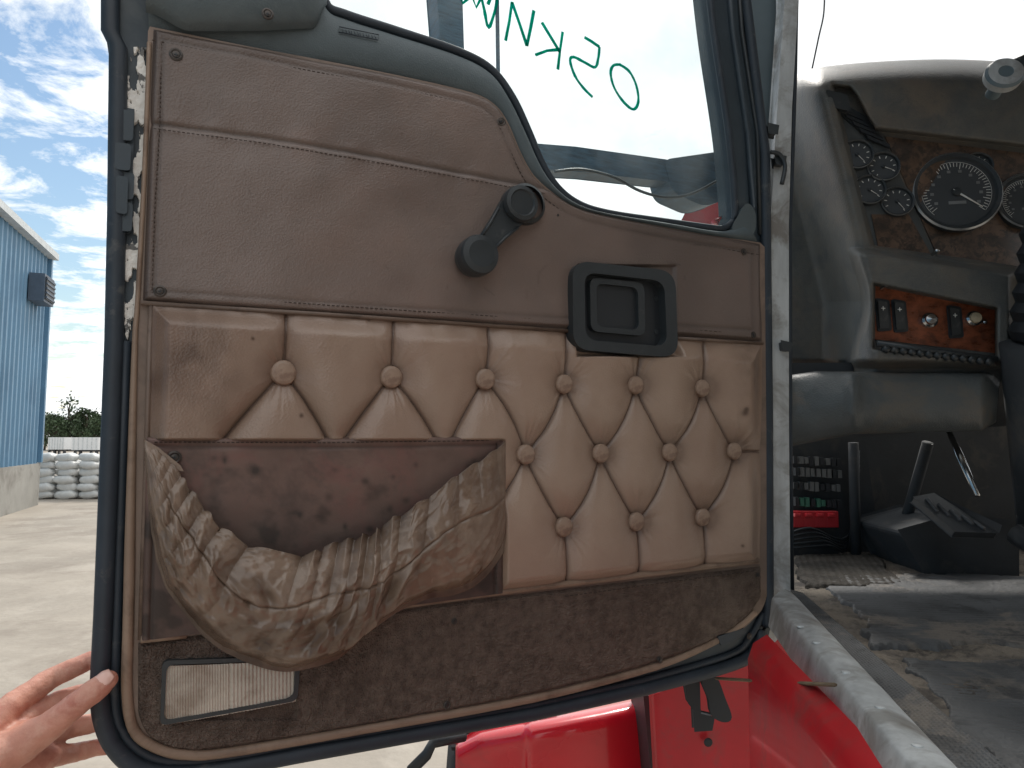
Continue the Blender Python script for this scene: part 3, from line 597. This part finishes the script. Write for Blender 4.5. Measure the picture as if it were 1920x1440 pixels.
# pedals
b=MB(); b.prism([W(1714,932,1.33),W(1752,925,1.35),W(1876,985,1.24),W(1872,998,1.23),W(1792,996,1.22)],(0,.012,-.012),m_recess)
for i in range(5): b.tube([W(1738+i*22,934+i*11,1.325-i*.018),W(1758+i*22,960+i*8,1.28-i*.012)],.004,m_mat,6)
b.obj('clutch_pedal',truck,bevel=.003)
b=MB(); b.tube([W(1775,800,1.42),W(1800,855,1.38),W(1833,930,1.31)],[.005,.008,.005],m_chrome,10,flat=.7); b.obj('pedal_arm',truck)
b=MB(); b.prism([W(1700,1000,1.42),W(1790,975,1.42),W(1900,985,1.42),W(1900,1105,1.42),W(1850,1130,1.42),W(1770,1118,1.42)],(0,.2,0),m_dark); b.obj('pedal_box',truck,bevel=.012)
MB().tube([W(1905,1000,1.25),W(1960,1035,1.2)],.02,m_recess,10).obj('brake_pedal',truck)
# floor
def flgrid(c00,c10,c11,c01,nu,nv,hf,m,name,lab=None):
    u,v=np.meshgrid(np.linspace(0,1,nu),np.linspace(0,1,nv)); P=[np.array(G(*c,FZ)) for c in(c00,c10,c11,c01)]
    Q=(P[0][None,None]*((1-u)*(1-v))[...,None]+P[1]*(u*(1-v))[...,None]+P[2]*(u*v)[...,None]+P[3]*((1-u)*v)[...,None])
    Q[...,2]+=hf(Q[...,0],Q[...,1],u,v); b=MB(); b.grid(Q,m); return b.obj(name,truck,label=lab)
flgrid((1345,1010),(2100,1010),(2900,1700),(1966,1540),280,220,lambda x,y,u,v:.008*(fbm(x*14,y*14,3)-.5)+.003*(vn(x*260,y*260,2)-.5),m_floor,'cab_floor')
def torn(x,y,u,v,s,hh):
    e=np.minimum(np.minimum(u,1-u),np.minimum(v,1-v)); k=sst((e-.045+.16*(fbm(x*16,y*16,s,4)-.45))*70)
    return -.012+(.018+hh)*k+.008*(fbm(x*6,y*6,s+4,3)-.5)*k+.0012*np.sin(v*260+3*u)*k
flgrid((1520,1066),(1950,1085),(2360,1245),(1620,1222),220,130,lambda x,y,u,v:torn(x,y,u,v,2,.0),m_mat,'floor_mat','torn black rubber floor mat')
flgrid((1640,1225),(2240,1240),(2700,1640),(1890,1500),220,130,lambda x,y,u,v:torn(x,y,u,v,12,-.002),m_mat,'floor_mat','torn black rubber floor mat')
flgrid((1480,1045),(1640,1035),(1710,1105),(1500,1110),110,70,lambda x,y,u,v:torn(x,y,u,v,22,.002)+.0007*np.sin(u*90),m_scrap,'ribbed_carpet_scrap','ribbed gray carpet scrap')
def tread(x,y,u,v):
    a=np.sin((u*9+v*150)*np.pi);c=np.sin((u*9-v*150)*np.pi); return .012+.0018*np.maximum(a*c,0)
flgrid((1480,1118),(1506,1126),(2153,1700),(2000,1700),44,900,tread,m_mat,'tread_plate','diamond pattern tread plate on the sill')
def sillh(x,y,u,v): return .010+.012*np.sin(np.pi*np.clip(u,0,1))**.5-.03*sst((.2-u)/.2)+.0015*(fbm(x*30,y*30,4,3)-.5)
flgrid((1440,1150),(1482,1120),(2004,1700),(1845,1700),40,260,sillh,m_jamb,'door_sill','scuffed bare aluminium door sill')
for x,y in [(1530,1205),(1586,1262),(1650,1328),(1720,1400),(1500,1175)]:
    b=MB(); b.lathe(G(x,y,FZ+.021),(0,0,1),[(.0055,0),(.0045,.0018),(0,.0025)],m_jamb,14); b.obj('sill_rivet',truck)
# red bodywork
b=MB(); b.prism([W(1236,1310,1.3),W(1400,1243,1.3),W(1432,1172,1.3),W(1560,1172,1.3),W(1700,1560,1.3),W(1250,1560,1.3)],(0,.05,0),m_redd); b.obj('hinge_pillar_panel',truck,bevel=.01)
S0=G(1425,1195,FZ-.004);S1=G(1655,1444,FZ-.004);dv=(S1-S0).normalized(); S1=S1+dv*.5
P=[]
for t,(ox,oz) in enumerate([(.01,.004),(0,-.002),(-.010,-.008),(-.018,-.03),(-.020,-.25),(-.024,-.55)]):
    P.append([list(S0+(S1-S0)*k+Vector((ox,0,oz))) for k in np.linspace(0,1,20)])
b=MB(); b.grid(np.array(P),m_redd)
cab=b.obj('cab_side_panel',truck,label='glossy red painted lower cab side')
b=MB(); c=W(1467,1378,1.02); b.lathe(c,(-.3,-.9,.2),[(.012,-.01,m_chrome),(.0115,.002),(.008,.003),(.008,.007),(0,.008)],m_chrome,6*3); b.obj('cab_bolt',truck)
X,Y,Yt,Yb=patch(([0,1],[856,850]),([0,1],[1206,1236]),[(856,1384),(900,1362),(975,1348),(1120,1322),(1206,1304)],[(850,1620),(1236,1620)],60,60)
dd=1.62+.16*np.exp(-(Y-Yt)/9)+.03*np.abs((X-1000)/150)**1.5-.02*sst((X-985)/8)
b=MB(); b.grid(npW(X,Y,dd),m_red); b.obj('fender_step_box',truck,solid=.006,label='glossy red steel panel below the door')
b=MB(); b.prism(Wp([(1206,1302),(1240,1310),(1262,1600),(1236,1600)],1.5),(0,.2,0),m_recess); b.obj('dark_gap_strip',truck)  # dark strip stands in for the black gap between red panels
b=MB(); b.prism(Wp([(1285,1280),(1310,1277),(1312,1340),(1338,1346),(1334,1368),(1304,1370),(1302,1330),(1292,1318)],1.16),(0,.016,0),m_recess);b.obj('lower_hinge',truck,bevel=.002)
b=MB(); b.prism(Wp(catmull([(1318,1276),(1342,1272),(1358,1310),(1370,1345),(1356,1352),(1336,1340),(1330,1310)],4,True),1.15),(0,.012,0),m_recess);b.obj('hinge_hook',truck,bevel=.002)
b=MB(); b.lathe(W(1328,1392,1.285),(0,-1,0),[(.008,0),(.006,.002),(0,.002)],m_recess,14); b.obj('body_plug',truck)
b=MB(); b.tube([W(1345,1272,1.10),W(1440,1278,.94),W(1562,1284,.74)],.0045,m_strap,10,flat=.5); b.obj('door_check_strap',truck)
b=MB()
b.lathe((-.02,2.05,.54),(1,0,0),[(.28,-.13),(.48,-.14),(.52,-.12),(.54,-.08),(.545,0),(.54,.08),(.52,.12),(.48,.14),(.28,.13)],m_tyre,64)
for k in range(70):
    q=2*math.pi*k/70
    for s_ in(-.1,-.035,.035,.1): b.box((-.02+s_,2.05+.545*math.cos(q),.54+.545*math.sin(q)),(.025,0,0),(0,-math.sin(q)*.016,math.cos(q)*.016),(0,math.cos(q)*.008,math.sin(q)*.008),m_tyre)
b.lathe((-.02,2.05,.54),(1,0,0),[(.28,-.12),(.25,-.06),(.1,-.04),(.0,-.05)],m_jamb,32)
b.obj('front_wheel',truck)
b=MB(); b.tube([W(770,1445,1.55),W(800,1415,1.55),W(812,1392,1.55),W(870,1380,1.6)],.012,m_recess,10); b.obj('step_bracket',truck)
# ============================================================ hand
def capsule(mb,pts,rad):
    P=[Vector(p) for p in pts]; path=[];rr=[]
    for i in range(len(P)-1):
        for k in range(6):
            t=k/6; path.append(P[i].lerp(P[i+1],t)); rr.append(rad[i]*(1-t)+rad[i+1]*t)
    path.append(P[-1]);rr.append(rad[-1])
    d0=(path[0]-path[1]).normalized(); d1=(path[-1]-path[-2]).normalized()
    pre=[path[0]+d0*rr[0]*math.sin(a) for a in(1.4,1.0,.5)];prr=[rr[0]*math.cos(a) for a in(1.4,1.0,.5)]
    po=[path[-1]+d1*rr[-1]*math.sin(a) for a in(.5,1.0,1.4)];por=[rr[-1]*math.cos(a) for a in(.5,1.0,1.4)]
    mb.tube(pre+path+po,prr+rr+por,m_skin,16)
hb=MB()
d=D
K=[d(22,1322,-.03),d(46,1350,-.036),d(70,1385,-.036),d(88,1420,-.03)]
wr=d(-140,1500,.03)
capsule(hb,[K[0],d(95,1272,-.058),d(165,1240,-.066),d(215,1228,-.064)],[.0128,.0118,.0105,.0092])
capsule(hb,[K[1],d(112,1314,-.064),d(182,1294,-.070),d(238,1286,-.066)],[.0128,.0118,.0105,.0092])
capsule(hb,[K[2],d(128,1366,-.066),d(192,1352,-.071),d(240,1348,-.066)],[.0125,.0115,.0102,.009])
capsule(hb,[K[3],d(138,1412,-.060),d(180,1402,-.068),d(215,1398,-.064)],[.0112,.0102,.0092,.0082])
for k in K: capsule(hb,[wr,wr.lerp(k,.5),k],[.022,.0185,.0135])
capsule(hb,[d(-60,1440,.0),d(40,1392,-.012),d(75,1378,-.008)],[.023,.021,.015])
capsule(hb,[d(-90,1470,.02),d(30,1402,.004),d(92,1362,.012),d(152,1314,.017),d(178,1294,.0165),d(202,1275,.0135)],[.023,.0195,.0150,.0124,.0126,.0102])
capsule(hb,[wr,d(-420,1640,.12),d(-760,1850,.22)],[.024,.033,.042])
person=hb.obj('person')
rm=person.modifiers.new('r','REMESH'); rm.mode='VOXEL'; rm.voxel_size=.0018; rm.use_smooth_shade=True
sm=person.modifiers.new('s','SMOOTH'); sm.iterations=7; sm.factor=.5
dp=person.modifiers.new('d','DISPLACE'); tx=bpy.data.textures.new('skin_folds','CLOUDS'); tx.noise_scale=.011; dp.texture=tx; dp.strength=.0020; dp.mid_level=.5
top(person,'bare hand gripping the open truck door edge','person')
b=MB(); p0=d(160,1308,.017);p1=d(201,1276,.0135); ax=(p1-p0).normalized(); q_=(N_*.55+Vector((0,0,1))*.6); up=(q_-ax*q_.dot(ax)).normalized(); sd=ax.cross(up)
P=[]
for i in range(12):
    t=i/11; row=[]
    for j in range(11):
        q=(j/10-.5)*1.7*(1-.25*(abs(t-.5)*2)**3); row.append(list(p1+ax*(-.007+.0145*t)+(up*math.cos(q)+sd*math.sin(q))*(.0111-.0020*max(0,t-.6)/.4)))
    P.append(row)
b.grid(np.array(P),m_nail); b.obj('thumbnail',person,solid=.0006)
# ============================================================ SETTING
u,v=np.meshgrid(np.linspace(-1,1,121),np.linspace(-1,1,121)); gx=np.sign(u)*np.abs(u)**3*600;gy=np.sign(v)*np.abs(v)**3*600
b=MB(); b.grid(np.stack([gx,gy,0*gx],-1),m_conc); g=b.obj('ground'); g['kind']='structure'
dr=(Vector((-11.80,17.4,0))-Vector((-10.5,14.0,0))).normalized(); nr=Vector((dr.y,-dr.x,0))
B1=Vector((-11.80,17.4,0))-nr*.20;B0=Vector((-10.5,14.0,0))-nr*.20; Bn=B1-dr*34
hb_=1.05; ht=6.35; dp_=18
bl=MB()
L=34; nr_=int(L/.3); pts=[]
for i in range(nr_+1):
    s=i*.3
    for ds,o_ in((0,0),(.09,0),(.12,.04),(.18,.04),(.21,0)): pts.append((s+ds,o_))
pts=[p for p in pts if p[0]<=L]
fr=[Bn+dr*s+nr*o_ for s,o_ in pts]
vs=[p+Z_*hb_ for p in fr]+[p+Z_*ht for p in fr]; k=len(fr)
bl.add(vs,[[i,i+1,i+1+k,i+k] for i in range(k-1)],m_blue)
bk0=Bn-nr*dp_;bk1=B1-nr*dp_
def quad(a,c,z0,z1,m): bl.add([a+Z_*z0,c+Z_*z0,c+Z_*z1,a+Z_*z1],[[0,1,2,3]],m)
quad(B1,bk1,hb_,ht,m_blue);quad(bk1,bk0,hb_,ht,m_blue);quad(bk0,Bn,hb_,ht,m_blue)
rg=ht+2.2; m0=(Bn+bk0)/2;m1=(B1+bk1)/2
bl.add([Bn+nr*.2+Z_*ht,B1+nr*.2+Z_*ht,m1+Z_*rg,m0+Z_*rg,bk1+Z_*ht,bk0+Z_*ht],[[0,1,2,3],[3,2,4,5],[1,4,2],[0,3,5]],m_gut)
bld=bl.obj('metal_building'); top(bld,'blue corrugated metal warehouse on a concrete base','building')
b=MB(); b.prism([Bn+nr*.06,B1+nr*.06+dr*.06,bk1+dr*.06,bk0],Z_*hb_,m_cbase); b.obj('concrete_base',bld)
b=MB(); b.box((Bn+B1)/2+nr*.12+Z_*(ht+.02),dr*17.1,nr*.10,Z_*.08,m_gut); b.obj('gutter',bld)
b=MB(); b.box(B1+nr*.05+dr*.03+Z_*((ht+hb_)/2),dr*.06,nr*.05,Z_*((ht-hb_)/2-.02),m_blue); b.obj('corner_trim',bld)
vc=W(62,543,16.2); pv=B0+dr*((vc-B0).dot(dr))+nr*.2; pv.z=vc.z
b=MB(); b.box(pv,dr*.42,nr*.16,Z_*.33,m_vent); b.box(pv+nr*.17,dr*.36,nr*.02,Z_*.27,m_recess)
for i in range(5): b.box(pv+nr*.19+Z_*(-.22+i*.11),dr*.36,nr*.02,Z_*.02,m_vent)
b.obj('wall_vent',bld)
def sack():
    n1,n2=18,12; P=np.zeros((n2,n1+1,3))
    for i in range(n2):
        a=-math.pi/2+math.pi*i/(n2-1)
        for j in range(n1+1):
            q=2*math.pi*j/n1; sg=lambda c,p: math.copysign(abs(c)**p,c)
            P[i,j]=(.30*sg(math.cos(a),.5)*sg(math.cos(q),.55),.20*sg(math.cos(a),.5)*sg(math.sin(q),.55),.125*sg(math.sin(a),.9)*(1-.25*abs(math.cos(q))**3*math.cos(a)))
    P[...,2]+=.012*np.sin(P[...,0]*17+P[...,1]*11)
    b=MB(); b.grid(P,m_wrap); return b
base=None
for row in range(2):
  for i in range(8):
    for k in range(6-row):
        p=Vector((-12.95+i*.60+row*.2,19.1+row*.45+i*.03,.115+k*.205))
        if base is None:
            base=sack().obj('white_sack'); o=base
        else:
            o=base.copy(); scene.collection.objects.link(o)
        o.location=p+Vector((random.uniform(-.05,.05),random.uniform(-.05,.05),0)); o.rotation_euler=(random.uniform(-.06,.06),random.uniform(-.08,.08),random.uniform(-.16,.16)); o.scale=(random.uniform(.88,1.03),1,random.uniform(.9,1.04))
        top(o,'white filled sack stacked in a pile on the yard','sack','white sacks stacked in rows')
for (px,wpx,dist) in [(96,30,62),(140,50,60)]:
    y=dist; x0=(px-960)/F*y; w_=wpx/F*y
    b=MB(); b.box((x0+w_/2,y+1,1.15),(w_/2,0,0),(0,1.2,0),(0,0,.55),m_trail); 
    for i in range(6): b.box((x0+w_*(i+.5)/6,y-.22,1.15),(.03,0,0),(0,.02,0),(0,0,.55),m_gut)
    b.box((x0+w_/2,y+1,.52),(w_/2-.1,0,0),(0,.4,0),(0,0,.07),m_tyre)
    t=b.obj('cargo_trailer'); top(t,'white box trailer parked across the yard','trailer','parked white trailers')
    for sx in(.2,.8):
        b=MB(); b.lathe((x0+w_*sx,y,.35),(0,-1,0),[(.15,-.1,m_jamb),(.15,.1),(.32,.12),(.35,0),(.32,-.12)],m_tyre,20)
        b.obj('wheel',t)
def tree(x,y,h,seed,dens=900,wd=.32):
    rnd=random.Random(seed); b=MB(); b.tube([(x,y,0),(x+.1,y,h*.3),(x,y+.1,h*.6),(x+.05,y,h*.9)],[h*.03,h*.022,h*.014,h*.005],m_bark,8)
    cl=[]
    for i in range(22):
        a=rnd.uniform(0,6.28);z=h*rnd.uniform(.18,.9);r=h*wd*(1-.6*abs(z/h-.5)/.4)*rnd.uniform(.4,1)
        e=Vector((x+math.cos(a)*r,y+math.sin(a)*r,z+h*.05)); b.tube([(x,y,z-h*.1),e],[h*.009,h*.003],m_bark,5); cl.append((e,h*rnd.uniform(.10,.2)))
    cl.append((Vector((x,y,h*.93)),h*.1))
    t=b.obj('tree'); top(t,'leafy green tree at the far edge of the yard','tree','trees along the far edge')
    vs=[];fs=[]
    for i in range(dens):
        c,r=rnd.choice(cl); v_=Vector((rnd.gauss(0,1),rnd.gauss(0,1),rnd.gauss(0,1))).normalized()*r*rnd.uniform(.3,1.1); p=c+v_
        s=h*.034*rnd.uniform(.6,1.5); a=Vector((rnd.gauss(0,1),rnd.gauss(0,1),rnd.gauss(0,1))).normalized();bb=a.cross(Vector((.3,.5,.8))).normalized()
        o=len(vs); vs+= [p-a*s,p+bb*s*.6,p+a*s,p-bb*s*.6]; fs.append([o,o+1,o+2,o+3])
    MB().add(vs,fs,m_leaf).obj('crown',t)
for i in range(14):
    y=88+random.uniform(-5,8); x=(84+i*11+random.uniform(-4,4)-960)/F*y; h_=random.uniform(4.0,5.4)+(1.6 if i==4 else 0); tree(x,y,h_,i,1500 if i!=4 else 260,.42 if i!=4 else .3)
# ============================================================ LIGHT
el,az=R(52),R(14)
w=bpy.data.worlds.new('World'); scene.world=w; w.use_nodes=True; nt=w.node_tree; n=nt.nodes; l=nt.links
bg=n['Background']; sky=n.new('ShaderNodeTexSky'); sky.sky_type='NISHITA'; sky.sun_disc=False; sky.sun_elevation=el; sky.sun_rotation=az; sky.air_density=1.5; sky.dust_density=.2; sky.ozone_density=2.0
l.new(sky.outputs[0],bg.inputs[0]); bg.inputs[1].default_value=.13
tc=n.new('ShaderNodeTexCoord'); sp=n.new('ShaderNodeSeparateXYZ'); l.new(tc.outputs['Generated'],sp.inputs[0])
def mth(op,a,b_=None,cl=False):
    x=n.new('ShaderNodeMath'); x.operation=op; x.use_clamp=cl
    for i,q in enumerate((a,b_)):
        if q is None: continue
        if isinstance(q,(int,float)): x.inputs[i].default_value=q
        else: l.new(q,x.inputs[i])
    return x.outputs[0]
zz=mth('ADD',mth('MAXIMUM',sp.outputs[2],0.0),.10)
cx=n.new('ShaderNodeCombineXYZ'); l.new(mth('DIVIDE',sp.outputs[0],zz),cx.inputs[0]); l.new(mth('DIVIDE',sp.outputs[1],zz),cx.inputs[1])
no=n.new('ShaderNodeTexNoise'); no.inputs['Scale'].default_value=4.2; no.inputs['Detail'].default_value=7; no.inputs['Roughness'].default_value=.66; no.inputs['Distortion'].default_value=.3; l.new(cx.outputs[0],no.inputs[0])
bias=n.new('ShaderNodeMapRange'); bias.inputs[1].default_value=-.56; bias.inputs[2].default_value=-.2; bias.inputs[3].default_value=0; bias.inputs[4].default_value=.3; l.new(sp.outputs[0],bias.inputs[0])
low=n.new('ShaderNodeMapRange'); low.inputs[1].default_value=.0; low.inputs[2].default_value=.22; low.inputs[3].default_value=.2; low.inputs[4].default_value=0; l.new(sp.outputs[2],low.inputs[0])
hi=n.new('ShaderNodeMapRange'); hi.inputs[1].default_value=.42; hi.inputs[2].default_value=.50; hi.inputs[3].default_value=.0; hi.inputs[4].default_value=.16; l.new(sp.outputs[2],hi.inputs[0])
f=mth('ADD',mth('ADD',mth('ADD',no.outputs['Fac'],bias.outputs[0]),low.outputs[0]),hi.outputs[0])
mk=n.new('ShaderNodeMapRange'); mk.inputs[1].default_value=.49; mk.inputs[2].default_value=.64; l.new(f,mk.inputs[0])
no2=n.new('ShaderNodeTexNoise'); no2.inputs['Scale'].default_value=1.3; no2.inputs['Detail'].default_value=5; l.new(cx.outputs[0],no2.inputs[0])
cr_=n.new('ShaderNodeValToRGB'); cr_.color_ramp.elements[0].color=(.80,.83,.84,1); cr_.color_ramp.elements[0].position=.38; cr_.color_ramp.elements[1].color=(1,1,1,1); cr_.color_ramp.elements[1].position=.54; l.new(no2.outputs[0],cr_.inputs[0])
b2=n.new('ShaderNodeBackground'); l.new(cr_.outputs[0],b2.inputs[0]); b2.inputs[1].default_value=1.36
mx=n.new('ShaderNodeMixShader'); l.new(mk.outputs[0],mx.inputs[0]); l.new(bg.outputs[0],mx.inputs[1]); l.new(b2.outputs[0],mx.inputs[2]); l.new(mx.outputs[0],n['World Output'].inputs[0])
sun=bpy.data.lights.new('sun','SUN'); sun.energy=2.2; sun.angle=R(8); sun.color=(1,.95,.88); so=bpy.data.objects.new('sun',sun); scene.collection.objects.link(so)
sd_=Vector((math.sin(az)*math.cos(el),math.cos(az)*math.cos(el),math.sin(el))); so.rotation_euler=sd_.to_track_quat('Z','Y').to_euler(); so.location=sd_*20
cam=bpy.data.cameras.new('camera'); co=bpy.data.objects.new('camera',cam); scene.collection.objects.link(co); co.location=C; co.rotation_euler=(math.pi/2+PITCH,0,0)
cam.lens=24; cam.sensor_width=36; cam.clip_start=.01; cam.clip_end=2000; scene.camera=co
scene.view_settings.view_transform='Standard'; scene.view_settings.look='None'; scene.view_settings.exposure=0
